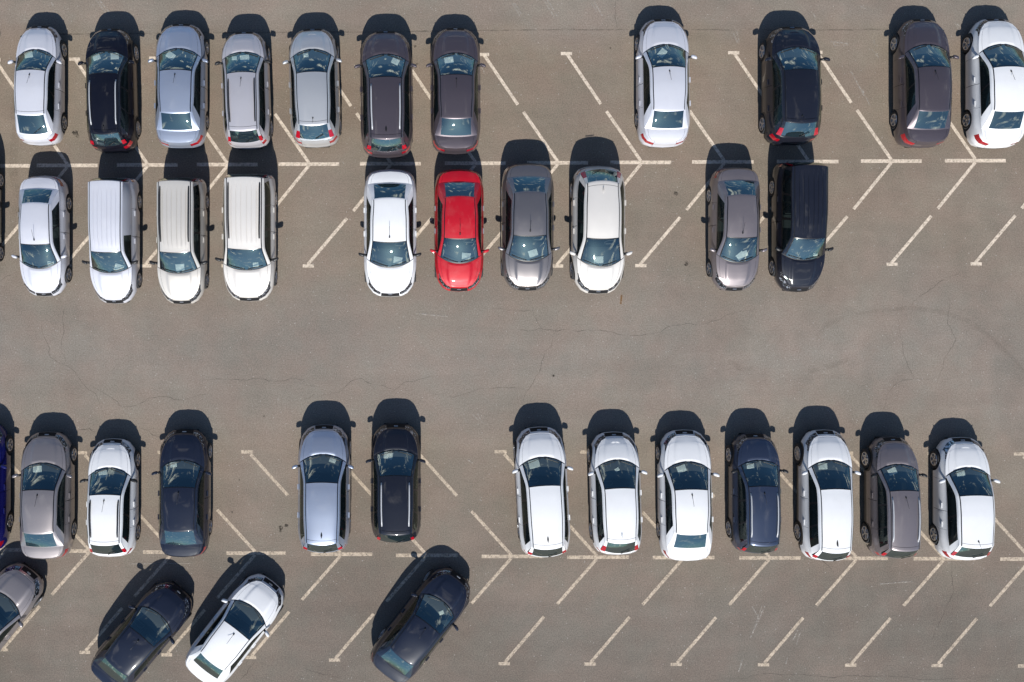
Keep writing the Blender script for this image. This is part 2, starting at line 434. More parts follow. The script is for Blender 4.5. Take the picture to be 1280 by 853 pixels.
    vs += sorted(set([1.03, 1.07, 1.12, 1.2, 1.3, 1.4, 1.5, 1.6, 1.7, 1.8, 1.88, 1.93, 1.97, 2.0] + wv))
    sv = [2+p['rwtop'], 2+p['rwlow']]
    vs += sorted(set([2.03, 2.1, 2.2, 2.3, 2.4, 2.5, 2.6, 2.7, 2.8, 2.88, 2.96, 3.0] + sv))
    vs = sorted(set(vs) | {.24, .28})
    ub = fg+sw
    def gtop(v, u):
        sgl = 1.
        if v > 2: sgl = lerp(1, min(1, 1.10*p['hwr']/e3.x), min(1, (v-2)/.9))
        elif v < 1: sgl = lerp(.95, 1, v)
        u = u*sgl if u <= ub else lerp(ub*sgl, 1, (u-ub)/(1-ub))
        z = zk(v)-drk(v)*(.55*u**2.4+.45*u**9)*1.25
        if p['ribs'] and 1.05 < v < 1.96:
            for r0 in (.15, .40, .65):
                z -= .018*max(0, 1-abs(u-r0)/.03)*sstep(1.06, 1.12, v)*(1-sstep(1.9, 1.95, v))
        return Vector((hwk(v)*u, yk(v)-bowk(v)*u**2.2, z))
    for a, b in zip(vs, vs[1:]):
        m = (a+b)/2
        for c, d in zip(us, us[1:]):
            n = (c+d)/2
            if m < .036: lab = 'cowl'
            elif fg < n < fg+sw and m < 2-.0: lab = 'seal'
            elif m < .966 and n < fg: lab = 'windshield'
            elif .966 < m < 1 and n < fg: lab = 'seal'
            elif 2+p['rwtop'] < m < 2+p['rwlow'] and n < fg: lab = 'rear_window'
            elif p['spoiler'] and m > 1.93 and m < 2+p['rwtop'] and n < fg: lab = 'spoiler'
            elif p['ribs'] and m > 2 and n < fg: lab = 'tailgate'
            else: lab = 'roof'
            sd_ = False
            if p['hightail'] and p['hightail'][0] < m < p['hightail'][1] and n > fg: lab, sd_ = 'taillight', True
            both(lab, [gtop(a, c), gtop(a, d), gtop(b, d), gtop(b, c)], sd_)
    # sides
    def belt(v):
        yy = gtop(v, 1).y; y2 = gtop(2, 1).y
        t = (yy-yA)/(y2-yA); return top_at(lerp(yA, yD, min(1, max(0, t))))
    rs = [0, .05, .12, .25, .4, .55, .7, .80, .88, .94, 1]
    sv_ = [v for v in vs if v <= 2.0]
    def spt(v, r):
        a, b = gtop(v, 1), belt(v); f = v/2
        q = a.lerp(b, r)
        e2 = gtop(2+r, 1)-gtop(2, 1).lerp(gtop(3, 1), r)
        q += e2*max(0, (f-.5)*2)**3
        q.x += .022*4*r*(1-r)*min(1, v)*(1-sstep(1.8, 2, v))
        return q
    wins = p['wins']
    for a, b in zip(sv_, sv_[1:]):
        m = (a+b)/2
        for c, d in zip(rs, rs[1:]):
            n = (c+d)/2; lab, sided = 'roof', False
            if .12 < n < .88:
                for k, (s, e) in enumerate(wins):
                    if s < m < e: lab, sided = 'side_window_%d' % k, True
                if lab == 'roof' and wins[0][0] < m < wins[-1][1]: lab, sided = 'pillar_%d' % sum(1 for w_ in wins if w_[1] < m), True
                elif lab == 'roof' and .1 < m < wins[0][0]: lab, sided = 'pillar_0', True
            elif .88 < n < .94 and m > .1 and m < wins[-1][1]: lab, sided = 'belt', True
            both(lab, [spt(a, c), spt(a, d), spt(b, d), spt(b, c)], sided)
    # ---- make the objects
    PM = M['paint']; names = {}
    def part(lab, name, mat, gap=0., parent=None):
        if lab not in sh.d: return None
        return link(name, sh.mesh(lab, name, gap), mat, parent or root)
    part('body', 'body', PM); part('roof', 'roof', PM)
    part('hood', 'hood', PM, .007)
    part('spoiler', 'spoiler', PM, .012)
    part('boot_lid', 'boot_lid', PM, .007); tg = part('tailgate', 'tailgate', PM, .007)
    part('grille', 'grille', M['grille']); part('air_intake', 'air_intake', M['grille'])
    part('cladding', 'cladding', M['black'])
    part('windshield', 'windshield', M['windshield']); part('rear_window', 'rear_window', M['rear_glass'])
    # black trims joined: cowl, seals, pillar covers, belt strips
    part('cowl', 'cowl_panel', M['black']); part('seal', 'window_seal', M['trim'])
    for sx in (1, -1):
        part(('headlight', sx), 'headlight', M['lamp']); part(('taillight', sx), 'taillight', M['tail'])
        part(('belt', sx), 'belt_strip', M['trim'])
        for k in range(len(wins)): part(('pillar_%d' % k, sx), 'pillar_trim', M['trim'])
        doors = {}
        for d, ye in (('front_door', yB), ('rear_door', yC)):
            o = part((d, sx), d, PM, .008); doors[d] = o
            bm = bmesh.new(); hy = ye+.16; hp = ringpt(X(hy), hy, 's', .80)
            box(bm, (sx*(hp.x+.018), hy, hp.z), (.035, .20, .032), .012)
            link('handle', finish(bm, 'handle'), PM if handle == 'paint' else M[handle], o or root)
        for k in range(len(wins)): part(('side_window_%d' % k, sx), 'side_window', M['side_glass'])
        # mirror
        bm = bmesh.new(); b = top_at(yA-.10)
        bmesh.ops.create_uvsphere(bm, u_segments=16, v_segments=10, radius=1)
        for v in bm.verts:
            x, yy, z = v.co
            f = lambda t: math.copysign(abs(t)**.7, t)
            x, yy, z = f(x)*.105, f(yy)*.075, f(z)*.075
            if yy < 0: yy *= .55
            v.co = (sx*(b.x+.165+x), yA-.16+yy-.30*x, b.z+.075+z)
        mo = link('wing_mirror', finish(bm, 'wing_mirror', angle=60), PM if mirror == 'paint' else M['black'], root)
        bm = bmesh.new(); tube(bm, [(sx*(b.x-.01), yA-.13, b.z-.01), (sx*(b.x+.06), yA-.14, b.z+.035), (sx*(b.x+.12), yA-.155, b.z+.055)], [.045, .042, .036])
        link('mirror_arm', finish(bm, 'mirror_arm'), M['black'], mo)
        # roof rails
        if rails:
            bm = bmesh.new(); v0, v1 = (1.10, 1.86)
            if mk in ('van',): v0, v1 = 1.14, 1.93
            pts = []
            for k in range(15):
                t = k/14; v = lerp(v0, v1, t); g = gtop(v, .80)
                lift = .05*min(1, math.sin(math.pi*min(t, 1-t)*3.2) if min(t, 1-t) < .16 else 1)
                pts.append((sx*g.x, g.y, g.z+lift-.004))
            tube(bm, pts, .026 if rails == 'black' else .025, 8)
            if rails == 'black':
                g = gtop(lerp(v0, v1, .52), .80); box(bm, (sx*g.x, g.y, g.z+.022), (.04, .10, .05), .01)
            link('roof_rail', finish(bm, 'roof_rail'), M['railsilver'] if rails == 'silver' else M['black'], root)
        # wiper
        bm = bmesh.new()
        u0, u1 = (.10, .80) if sx > 0 else (.06, .72)
        pts = []
        for k in range(7):
            t = k/6; u = lerp(u0, u1, t); g = gtop(.05+.05*math.sin(t*2.0), abs(u)); pts.append((sx*g.x*(1 if sx < 0 else 1), g.y, g.z+.018))
        tube(bm, pts, .011, 6); link('wiper', finish(bm, 'wiper'), M['black'], root)
        # wheels
        key = (p['wrad'], p['spokes'])
        if key not in WHEELS: WHEELS[key] = wheel_meshes(*key)
        ty, ri, di = WHEELS[key]
        for wy in (p['wf'], p['wr']):
            wo = link('wheel', ty, M['rubber'], root); wo.location = (sx*(w-.115), wy, p['wrad']); wo.rotation_euler = (0, 0, 0 if sx > 0 else math.pi)
            link('rim', ri, M['rim'], wo); link('brake_disc', di, M['under'], wo)
    # emblem, washer jets, wiper of the hatch, antenna
    bm = bmesh.new(); e = ring[0][5]; e2 = ring[0][6]
    c = (e+e2)/2; box(bm, (0, c.y+.005, c.z), (.16, .03, .07), .014); link('emblem', finish(bm, 'emblem'), M['chrome'], root)
    bm = bmesh.new()
    if antenna == 'rod':
        g = gtop(1.10, 0); tube(bm, [(0, g.y, g.z-.01), (0, g.y-.03, g.z+.035), (0, g.y-.05, g.z+.05)], [.028, .022, .008], 8)
        tube(bm, [(0, g.y-.04, g.z+.04), (0, g.y-.36, g.z+.22)], .006, 6)
    elif antenna == 'rear_rod':
        g = gtop(1.86, 0); tube(bm, [(0, g.y, g.z-.01), (0, g.y-.03, g.z+.03), (0, g.y-.05, g.z+.05)], [.028, .022, .008], 8)
        tube(bm, [(0, g.y-.04, g.z+.04), (0, g.y-.2, g.z+.16)], .006, 6)
    elif antenna == 'fin':
        g = gtop(1.84, 0); n0 = 7; rr_ = []
        for k in range(n0):
            t = k/(n0-1); hh = .085*math.sin(math.pi*min(1, t*.62))**1.2+.006; ww = .036*math.sin(math.pi*(t*.85+.1)); yy = g.y+.12-.22*t
            rr_.append([bm.verts.new((ww, yy, g.z-.012)), bm.verts.new((ww*.45, yy, g.z+hh*.6)), bm.verts.new((0, yy, g.z+hh)), bm.verts.new((-ww*.45, yy, g.z+hh*.6)), bm.verts.new((-ww, yy, g.z-.012))])
        for a, b in zip(rr_, rr_[1:]):
            for k in range(4): bm.faces.new((a[k], a[k+1], b[k+1], b[k]))
        bm.faces.new(rr_[0]); bm.faces.new(rr_[-1][::-1]); bmesh.ops.recalc_face_normals(bm, faces=bm.faces)
    if antenna: link('antenna', finish(bm, 'antenna'), PM if antenna == 'fin' and mk != 'suv' else M['black'], root)
    else: bm.free()
    if p['spoiler']:
        bm = bmesh.new(); g0, g1 = gtop(2.86, .05), gtop(2.62, .55)
        nrm = .03
        tube(bm, [(g0.x, g0.y-nrm, g0.z+nrm*.6), (g1.x, g1.y-nrm, g1.z+nrm*.6)], .012, 6); link('rear_wiper', finish(bm, 'rear_wiper'), M['black'], root)
    bm = bmesh.new()
    for u in (-.36, .36):
        g = curve0(abs(u)); box(bm, (math.copysign(g.x, u), g.y+.13, ztop(p['cowl'])+.032+p['hc']*.35), (.035, .03, .02), .006)
    link('washer_jet', finish(bm, 'washer_jet'), M['black'], root)
    # floor and cabin
    bm = bmesh.new(); ring_ = []
    for yy in [L2-.05, L2-.25, p['wf']+p['arch'], p['wf']+p['arch']-.02, p['wf']-p['arch']+.02, p['wf']-p['arch'], p['wr']+p['arch'], p['wr']+p['arch']-.02, p['wr']-p['arch']+.02, p['wr']-p['arch'], -L2+.2, -L2+.05]:
        hw = X(yy)-.06
        if abs(yy-p['wf']) < p['arch']-.01 or abs(yy-p['wr']) < p['arch']-.01: hw = w-.26
        zt = .42 if abs(yy) > L2-.4 else .70
        if abs(yy) > L2-.1: hw = .48*w; zt = .30
        if .4 < zt < .5: hw -= .08
        ring_.append([bm.verts.new((-hw, yy, zt)), bm.verts.new((-hw, yy, .24)), bm.verts.new((hw, yy, .24)), bm.verts.new((hw, yy, zt))])
    for a, b in zip(ring_, ring_[1:]):
        for k in range(3): bm.faces.new((a[k], b[k], b[k+1], a[k+1]))
    link('underbody', finish(bm, 'underbody', False), M['under'], root)
    zc = e0.z; dy = p['cowl']
    bm = bmesh.new(); prof = [(dy-.005, .30), (dy-.005, zc-.022), (dy-.32, zc-.01), (dy-.58, zc-.015), (dy-.66, zc-.06), (dy-.66, zc-.30), (dy-.5, zc-.5)]
    hw = e0.x-.05; rows = []
    for yy, zz in prof:
        rows.append([bm.verts.new((hw*t, yy-p['cbow']*abs(t)**2.2*(1 if yy > dy-.1 else .6 if yy > dy-.5 else .15), zz+.012*(1-t*t))) for t in [-1, -.75, -.5, -.25, 0, .25, .5, .75, 1]])
    for a, b in zip(rows, rows[1:]):
        for k in range(8): bm.faces.new((a[k], b[k], b[k+1], a[k+1]))
    bmesh.ops.recalc_face_normals(bm, faces=bm.faces)
    link('dashboard', finish(bm, 'dashboard'), M['dash'], root)
    bm = bmesh.new()
    n = 20; cx, cy, cz = -.34, dy-.80, zc-.10
    pts = []
    for k in range(n+1):
        a = k*2*math.pi/n; pts.append((cx+.18*math.cos(a), cy-.07*math.sin(a)*1., cz+.165*math.sin(a)))
    tube(bm, pts, .016, 6, cap=False); box(bm, (cx, cy+.03, cz), (.30, .03, .05), .01, rx=-.4)
    link('steering_wheel', finish(bm, 'steering_wheel'), M['dash'], root)
    for sx in (-1, 1):
        bm = bmesh.new(); y0 = dy-1.35
        box(bm, (sx*.35, y0, zc-.48), (.50, .52, .16), .06); box(bm, (sx*.35, y0-.36, zc-.13), (.48, .14, .66), .06, rx=.25)
        box(bm, (sx*.35, y0-.47, zc+.25), (.26, .09, .17), .04, rx=.2); link('seat', finish(bm, 'seat'), M['seat'], root)
    bm = bmesh.new(); y0 = dy-2.25
    box(bm, (0, y0, zc-.48), (1.26, .5, .16), .06); box(bm, (0, y0-.34, zc-.15), (1.24, .14, .62), .06, rx=.3)
    box(bm, (0, y0-.42, zc-.10), (1.20, .5, .03), .01)
    link('rear_seat', finish(bm, 'rear_seat'), M['seat'], root)
    root['dash_y'] = dy; root['dash_z'] = zc
    return root

def kids(o): return [c for c in C.objects if c.parent == o]
CH = {}
def copy_tree(o, parent=None):
    c = o.copy(); C.objects.link(c)
    if parent is not None: c.parent = parent
    for ch in CH.get(o.name, []): CH.setdefault(c.name, []).append(copy_tree(ch, c))
    return c
PROTO = {}
def index():
    CH.clear()
    for o in C.objects:
        if o.parent: CH.setdefault(o.parent.name, []).append(o)
def repaint(o, mat):
    for s in o.material_slots:
        if s.material == M['paint'] or s.material in PV:
            s.link = 'OBJECT'; s.material = mat
    for ch in CH.get(o.name, []): repaint(ch, mat)
PV = set(P.values())
NAMES = {'sedan': 'sedan_car', 'hatch': 'hatchback_car', 'hatch_tall': 'hatchback_car', 'cross': 'crossover_car', 'suv': 'suv_car', 'duster': 'suv_car', 'van': 'passenger_van', 'panel_van': 'panel_van'}
CATS = {'van': 'van', 'panel_van': 'van', 'suv': 'suv', 'duster': 'suv', 'cross': 'suv'}
PAPERS = []
NCAR = 0; CARARGS = []
FIT = {5: (390.8, 35.32, 0.9803, 1.0074), 9: (988.77, 32.82, 1.08, 1.0034), 20: (747.37, 367.78, 1.0388, 1.0802), 30: (766.67, 540.22, 0.9773, 1.0293), 1: (49.38, 31.02, 0.92, 1.0266), 25: (140.57, 549.08, 0.9817, 1.0204), 35: (1203.4, 547.36, 1.036, 1.0627), 14: (143.86, 380.02, 0.92, 1.0284), 15: (227.97, 380.72, 0.9516, 1.033), 16: (312.06, 377.01, 1.0441, 1.0384), 22: (997.3, 365.47, 0.9561, 1.0579), 3: (226.2, 28.52, 1.0073, 1.0077), 7: (569.28, 33.53, 1.0023, 1.0207), 8: (829.11, 22.49, 1.0277, 1.0367), 10: (1152.91, 22.49, 1.0117, 1.0399), 11: (1245.14, 21.98, 1.0294, 1.0464), 13: (54.73, 370.78, 0.92, 0.9703), 17: (487.8, 371.28, 1.0543, 1.0242), 18: (573.78, 364.74, 0.9886, 0.9855), 19: (659.4, 363.94, 1.0418, 1.0273), 21: (918.25, 364.24, 0.9644, 0.9971), 24: (58.54, 540.51, 1.0062, 1.0196), 26: (230.53, 536.88, 1.0023, 1.0264), 31: (855.88, 537.99, 1.04, 1.049), 2: (138.26, 35.61, 0.9236, 0.9932), 4: (305.61, 39.78, 0.92, 0.9775), 6: (481.97, 38.61, 1.0172, 1.0155), 27: (405.54, 531.08, 1.0073, 1.0125), 28: (495.02, 529.21, 0.9884, 0.9849), 29: (673.0, 533.89, 0.9921, 1.03), 32: (942.35, 541.57, 0.9359, 0.9909), 33: (1030.07, 537.51, 0.9552, 1.0359), 34: (1113.67, 546.19, 0.92, 1.0016)}
#FITEND
def car(x, yfront, d, mk, col, label, rot=0., rails=None, antenna='rod', mirror='paint', handle='paint', lscale=1., ws=1., papers=(), plab=None, pref=None):
    """x: body centre line, yfront: nose as surveyed at bumper height, d: +1 nose up the lot, -1 nose down, rot degrees clockwise"""
    global NCAR
    if NCAR in FIT: x, yfront, ws, lscale = FIT[NCAR]
    CARARGS.append((x, yfront, ws, lscale, d)); NCAR += 1
    key = (mk, rails, antenna, mirror, handle)
    if key not in PROTO:
        o = build_car(mk, rails, antenna, mirror, handle, NAMES[mk]); index(); PROTO[key] = (o, col)
    else:
        o = copy_tree(PROTO[key][0])
    k = (H-.6)/H
    gx, gy = NX+(x-NX)*k, NY+(yfront-NY)*k
    wx, wy = G(gx, gy)
    a = (0 if d > 0 else math.pi) - R(rot)
    half = MODELS[mk]['L']/2*lscale
    o.location = (wx+math.sin(a)*half, wy-math.cos(a)*half, 0)
    o.rotation_euler = (0, 0, a); o.scale = (ws, lscale, 1)
    o['rank'] = NCAR-1
    o['label'] = label; o['category'] = CATS.get(mk, 'car'); o['group'] = 'cars parked in the lot'
    repaint(o, P[col])
    m = MODELS[mk]
    for (px, py, pr, sz) in papers:
        PAPERS.append((o, m, px, py, pr, sz, plab or label, pref[papers.index((px, py, pr, sz))] if pref else 'paper'))
    return o

# ---------------------------------------------------------------- the lot
def asphalt():
    m, nt, b = newmat('asphalt'); N, L = nt.nodes.new, nt.links.new
    tc = N('ShaderNodeTexCoord'); sep = N('ShaderNodeSeparateXYZ'); L(tc.outputs['Object'], sep.inputs[0])
    def noise(scale, detail=4, rough=.55, vec=None, sx=1, sy=1):
        mp = N('ShaderNodeMapping'); mp.inputs['Scale'].default_value = (sx, sy, 1); L(tc.outputs['Object'], mp.inputs['Vector'])
        n = N('ShaderNodeTexNoise'); n.inputs['Scale'].default_value = scale; n.inputs['Detail'].default_value = detail; n.inputs['Roughness'].default_value = rough
        L(mp.outputs[0], n.inputs['Vector']); return n.outputs['Fac']
    def mr(v, a, bb, c, d):
        r = N('ShaderNodeMapRange'); r.inputs['From Min'].default_value = a; r.inputs['From Max'].default_value = bb
        r.inputs['To Min'].default_value = c; r.inputs['To Max'].default_value = d; L(v, r.inputs['Value']); return r.outputs['Result']
    def mul(a, bb, op='MULTIPLY'):
        n = N('ShaderNodeMath'); n.operation = op
        for i, x in enumerate((a, bb)):
            if isinstance(x, (int, float)): n.inputs[i].default_value = x
            else: L(x, n.inputs[i])
        return n.outputs[0]
    # worn brown bays against the greyer driving lanes, with wandering edges
    wob = mr(noise(.25, 3), .3, .7, -.8, .8)
    yy = mul(sep.outputs['Y'], wob, 'ADD')
    ramp = N('ShaderNodeValToRGB'); cr = ramp.color_ramp
    yr = mr(yy, -16, 12, 0, 1); L(yr, ramp.inputs['Fac'])
    def pos(py): return (-(py-NY)/S+16)/28
    stops = [(900, .35), (760, .30), (690, .55), (560, .62), (515, .35), (440, .18), (380, .35), (330, .55), (200, .85), (60, .9), (30, .45), (-20, .4)]
    stops = [(max(0, min(1, pos(a))), v) for a, v in stops]
    cr.elements[0].position = stops[0][0]; cr.elements[0].color = (stops[0][1],)*3+(1,)
    cr.elements[1].position = stops[-1][0]; cr.elements[1].color = (stops[-1][1],)*3+(1,)
    for pz, v in stops[1:-1]:
        e = cr.elements.new(pz); e.color = (v, v, v, 1)
    mix = N('ShaderNodeMix'); mix.data_type = 'RGBA'
    mix.inputs['A'].default_value = ASPH_A; mix.inputs['B'].default_value = ASPH_B
    L(mul(ramp.outputs['Color'], mr(noise(.35, 5, .6), .3, .7, .7, 1.3)), mix.inputs['Factor'])
    big = mr(noise(.22, 6, .6), .25, .75, .84, 1.13)
    streak = mr(noise(1., 4, .6, sx=.10, sy=1.3), .25, .75, .93, 1.06)
    blot = mr(noise(.9, 5, .65), .3, .75, 1.07, .88)
    grain = mr(noise(22, 4, .8), .32, .68, .66, 1.34)
    fine = mr(noise(60, 2, .6), .3, .7, .80, 1.20)
    vor = N('ShaderNodeTexVoronoi'); vor.inputs['Scale'].default_value = 7; L(tc.outputs['Object'], vor.inputs['Vector'])
    speck = mul(mr(vor.outputs['Distance'], .05, .15, 1., 0.), mr(noise(5, 1), .52, .57, 0, 1))
    ramp2 = N('ShaderNodeValToRGB'); c2 = ramp2.color_ramp; L(yr, ramp2.inputs['Fac'])
    st2 = [(900, .76), (760, .77), (690, .86), (560, 1.0), (440, 1.0), (340, .95), (200, .93), (60, .96), (0, 1.0)]
    st2 = [(max(0, min(1, pos(a))), v) for a, v in st2]
    c2.elements[0].position = st2[0][0]; c2.elements[0].color = (st2[0][1],)*3+(1,)
    c2.elements[1].position = st2[-1][0]; c2.elements[1].color = (st2[-1][1],)*3+(1,)
    for pz, v in st2[1:-1]:
        e = c2.elements.new(pz); e.color = (v, v, v, 1)
    f = mul(mul(mul(mul(big, streak), mul(blot, grain)), fine), ramp2.outputs['Color'])
    sc = N('ShaderNodeVectorMath'); sc.operation = 'SCALE'; L(mix.outputs['Result'], sc.inputs[0]); L(f, sc.inputs['Scale'])
    mx2 = N('ShaderNodeMix'); mx2.data_type = 'RGBA'; mx2.inputs['B'].default_value = (.46, .44, .41, 1)
    hue = N('ShaderNodeMix'); hue.data_type = 'RGBA'; hue.inputs['A'].default_value = (1.045, .99, .96, 1); hue.inputs['B'].default_value = (.975, 1.0, .985, 1)
    L(mr(noise(.7, 4, .6), .38, .62, 0, 1), hue.inputs['Factor'])
    hm = N('ShaderNodeVectorMath'); hm.operation = 'MULTIPLY'; L(sc.outputs[0], hm.inputs[0]); L(hue.outputs['Result'], hm.inputs[1])
    L(hm.outputs[0], mx2.inputs['A']); L(mul(speck, .55), mx2.inputs['Factor']); L(mx2.outputs['Result'], b.inputs['Base Color'])
    b.inputs['Roughness'].default_value = .92; b.inputs['Specular IOR Level'].default_value = .2
    bp = N('ShaderNodeBump'); bp.inputs['Strength'].default_value = .25; bp.inputs['Distance'].default_value = .01
    L(noise(40, 3), bp.inputs['Height']); L(bp.outputs[0], b.inputs['Normal'])
    return m
ASPH_A = (.186, .166, .148, 1); ASPH_B = (.196, .159, .124, 1)
def worn(name, col, lo, hi, scale, amount, rough=.85):
    """thin worn-through coat on the asphalt"""
    m = bpy.data.materials.new(name); m.use_nodes = True; nt = m.node_tree; b = nt.nodes['Principled BSDF']; N, L = nt.nodes.new, nt.links.new
    tc = N('ShaderNodeTexCoord'); n = N('ShaderNodeTexNoise'); n.inputs['Scale'].default_value = scale; n.inputs['Detail'].default_value = 8; n.inputs['Roughness'].default_value = .72
    L(tc.outputs['Object'], n.inputs['Vector'])
    r = N('ShaderNodeMapRange'); r.inputs['From Min'].default_value = lo; r.inputs['From Max'].default_value = hi; r.inputs['To Max'].default_value = amount
    L(n.outputs['Fac'], r.inputs['Value'])
    b.inputs['Base Color'].default_value = (*col, 1); b.inputs['Roughness'].default_value = rough; b.inputs['Specular IOR Level'].default_value = .2
    n2 = N('ShaderNodeTexNoise'); n2.inputs['Scale'].default_value = 3.; n2.inputs['Detail'].default_value = 4; L(tc.outputs['Object'], n2.inputs['Vector'])
    mx = N('ShaderNodeMix'); mx.data_type = 'RGBA'; mx.inputs['A'].default_value = (*[c*.66 for c in col], 1); mx.inputs['B'].default_value = (*[c*1.26 for c in col], 1)
    L(n2.outputs['Fac'], mx.inputs['Factor']); L(mx.outputs['Result'], b.inputs['Base Color'])
    tr = N('ShaderNodeBsdfTransparent'); ms = N('ShaderNodeMixShader'); L(r.outputs['Result'], ms.inputs['Fac']); L(tr.outputs[0], ms.inputs[1]); L(b.outputs[0], ms.inputs[2])
    L(ms.outputs[0], nt.nodes['Material Output'].inputs['Surface'])
    return m
LINE = worn('line_paint', (.61, .52, .42), .22, .54, 11, .92)
LINE2 = worn('line_paint_faded', (.54, .45, .35), .24, .58, 10, .86)
CRACK = worn('crack_dark', (.07, .06, .052), .30, .65, 2.2, .62)
CHALK = worn('scuff_pale', (.42, .39, .35), .42, .62, 12, .6)
SKID = worn('tyre_mark', (.095, .075, .055), .35, .85, 3, .19)
SEAM = worn('seam_dark', (.09, .077, .065), .40, .75, 1.6, .6)
OIL = worn('oil_dark', (.03, .026, .022), .4, .6, 9, .8)
RUST = worn('rust_stain', (.22, .10, .02), .3, .6, 8, .8)

bm = bmesh.new()
bmesh.ops.create_grid(bm, x_segments=8, y_segments=8, size=600)
lot = link('parking_lot', finish(bm, 'parking_lot', False), asphalt()); lot['kind'] = 'structure'; lot['label'] = 'grey brown asphalt of the car park with painted bay lines'; lot['category'] = 'ground'

def strip(bm, pts, width, z, jit=0, rnd=None, closed_taper=False):
    vs = []
    n = len(pts)
    for i, q in enumerate(pts):
        a = Vector(pts[max(0, i-1)]); b = Vector(pts[min(n-1, i+1)]); t = (b-a).normalized(); nn = Vector((-t.y, t.x))
        w = width/2*(1 if not closed_taper else max(.15, math.sin(math.pi*(i+.4)/(n-.2))**.5))
        if rnd: w *= rnd.uniform(.6, 1.3)
        q = Vector(q); vs.append((bm.verts.new((*(q+nn*w), z)), bm.verts.new((*(q-nn*w), z))))
    for a, b in zip(vs, vs[1:]): bm.faces.new((a[0], a[1], b[1], b[0]))
def seglist(name, segs, mat, z=.004):
    """one painted bay divider: bars given as (x0,y0,x1,y1,width m)"""
    bm = bmesh.new()
    for k, (x0, y0, x1, y1, w) in enumerate(segs):
        a, b = Vector(G(x0, y0)), Vector(G(x1, y1)); n = 10
        strip(bm, [a.lerp(b, i/n) for i in range(n+1)], w, z+k*.0007)
    bmesh.ops.recalc_face_normals(bm, faces=bm.faces)
    for f in bm.faces:
        if f.normal.z < 0: f.normal_flip()
    return link(name, finish(bm, name, False), mat, lot)
def y1(x): return 207.3-(x-20)*.0052
def y3(x): return 687.5+x*.0128-max(0, x-700)*.0085
LW = .112
# upper double row of bays
J1 = [-17, 85, 185, 285, 387, 489, 595, 698, 802, 906, 1011, 1115, 1220, 1325, 1430]
BAR1 = {-17: (-60, 38), 285: (246, 322), 906: (865, 942), 1011: (971, 1048)}
for x in J1:
    y = y1(x); k = lerp(.965, 1., min(1, max(0, x/800)))
    b0, b1 = BAR1.get(x, (x-39, x+37))
    segs = [(b0, y, b1, y, .13),
            (x-93*k, y-135*k, x-51*k, y-73*k, LW), (x-44*k, y-64*k, x-1, y-2, LW), (x-101*k, y-136*k, x-87*k, y-136*k, .12),
            (x-1, y+2, x-48*k, y+60*k, LW), (x-56*k, y+69*k, x-106*k, y+128*k, LW), (x-112*k, y+129.5*k, x-98*k, y+129.5*k, .12)]
    seglist('bay_marking', segs, LINE)
J3 = [7, 112, 216, 320, 426.5, 533, 640, 747, 854, 962, 1071, 1180, 1288, 1396]
BAR3 = {112: (83, 148), 216: (179, 252), 320: (283, 357)}
for x in J3:
    y = y3(x); k = lerp(.935, 1.015, min(1, max(0, (x-60)/600)))
    b0, b1 = BAR3.get(x, (x-38, x+39))
    segs = [(b0, y, b1, y, .13),
            (x-115*k, y-127*k, x-68*k, y-75*k, LW), (x-50*k, y-56*k, x-1, y-2, LW), (x-127*k, y-130*k, x-112*k, y-130*k, .12),
            (x-1, y+2, x-50*k, y+58*k, LW), (x-66*k, y+73*k, x-114*k, y+129*k, LW), (x-122*k, y+131*k, x-108*k, y+131*k, .12)]
    seglist('bay_marking', segs, LINE2)

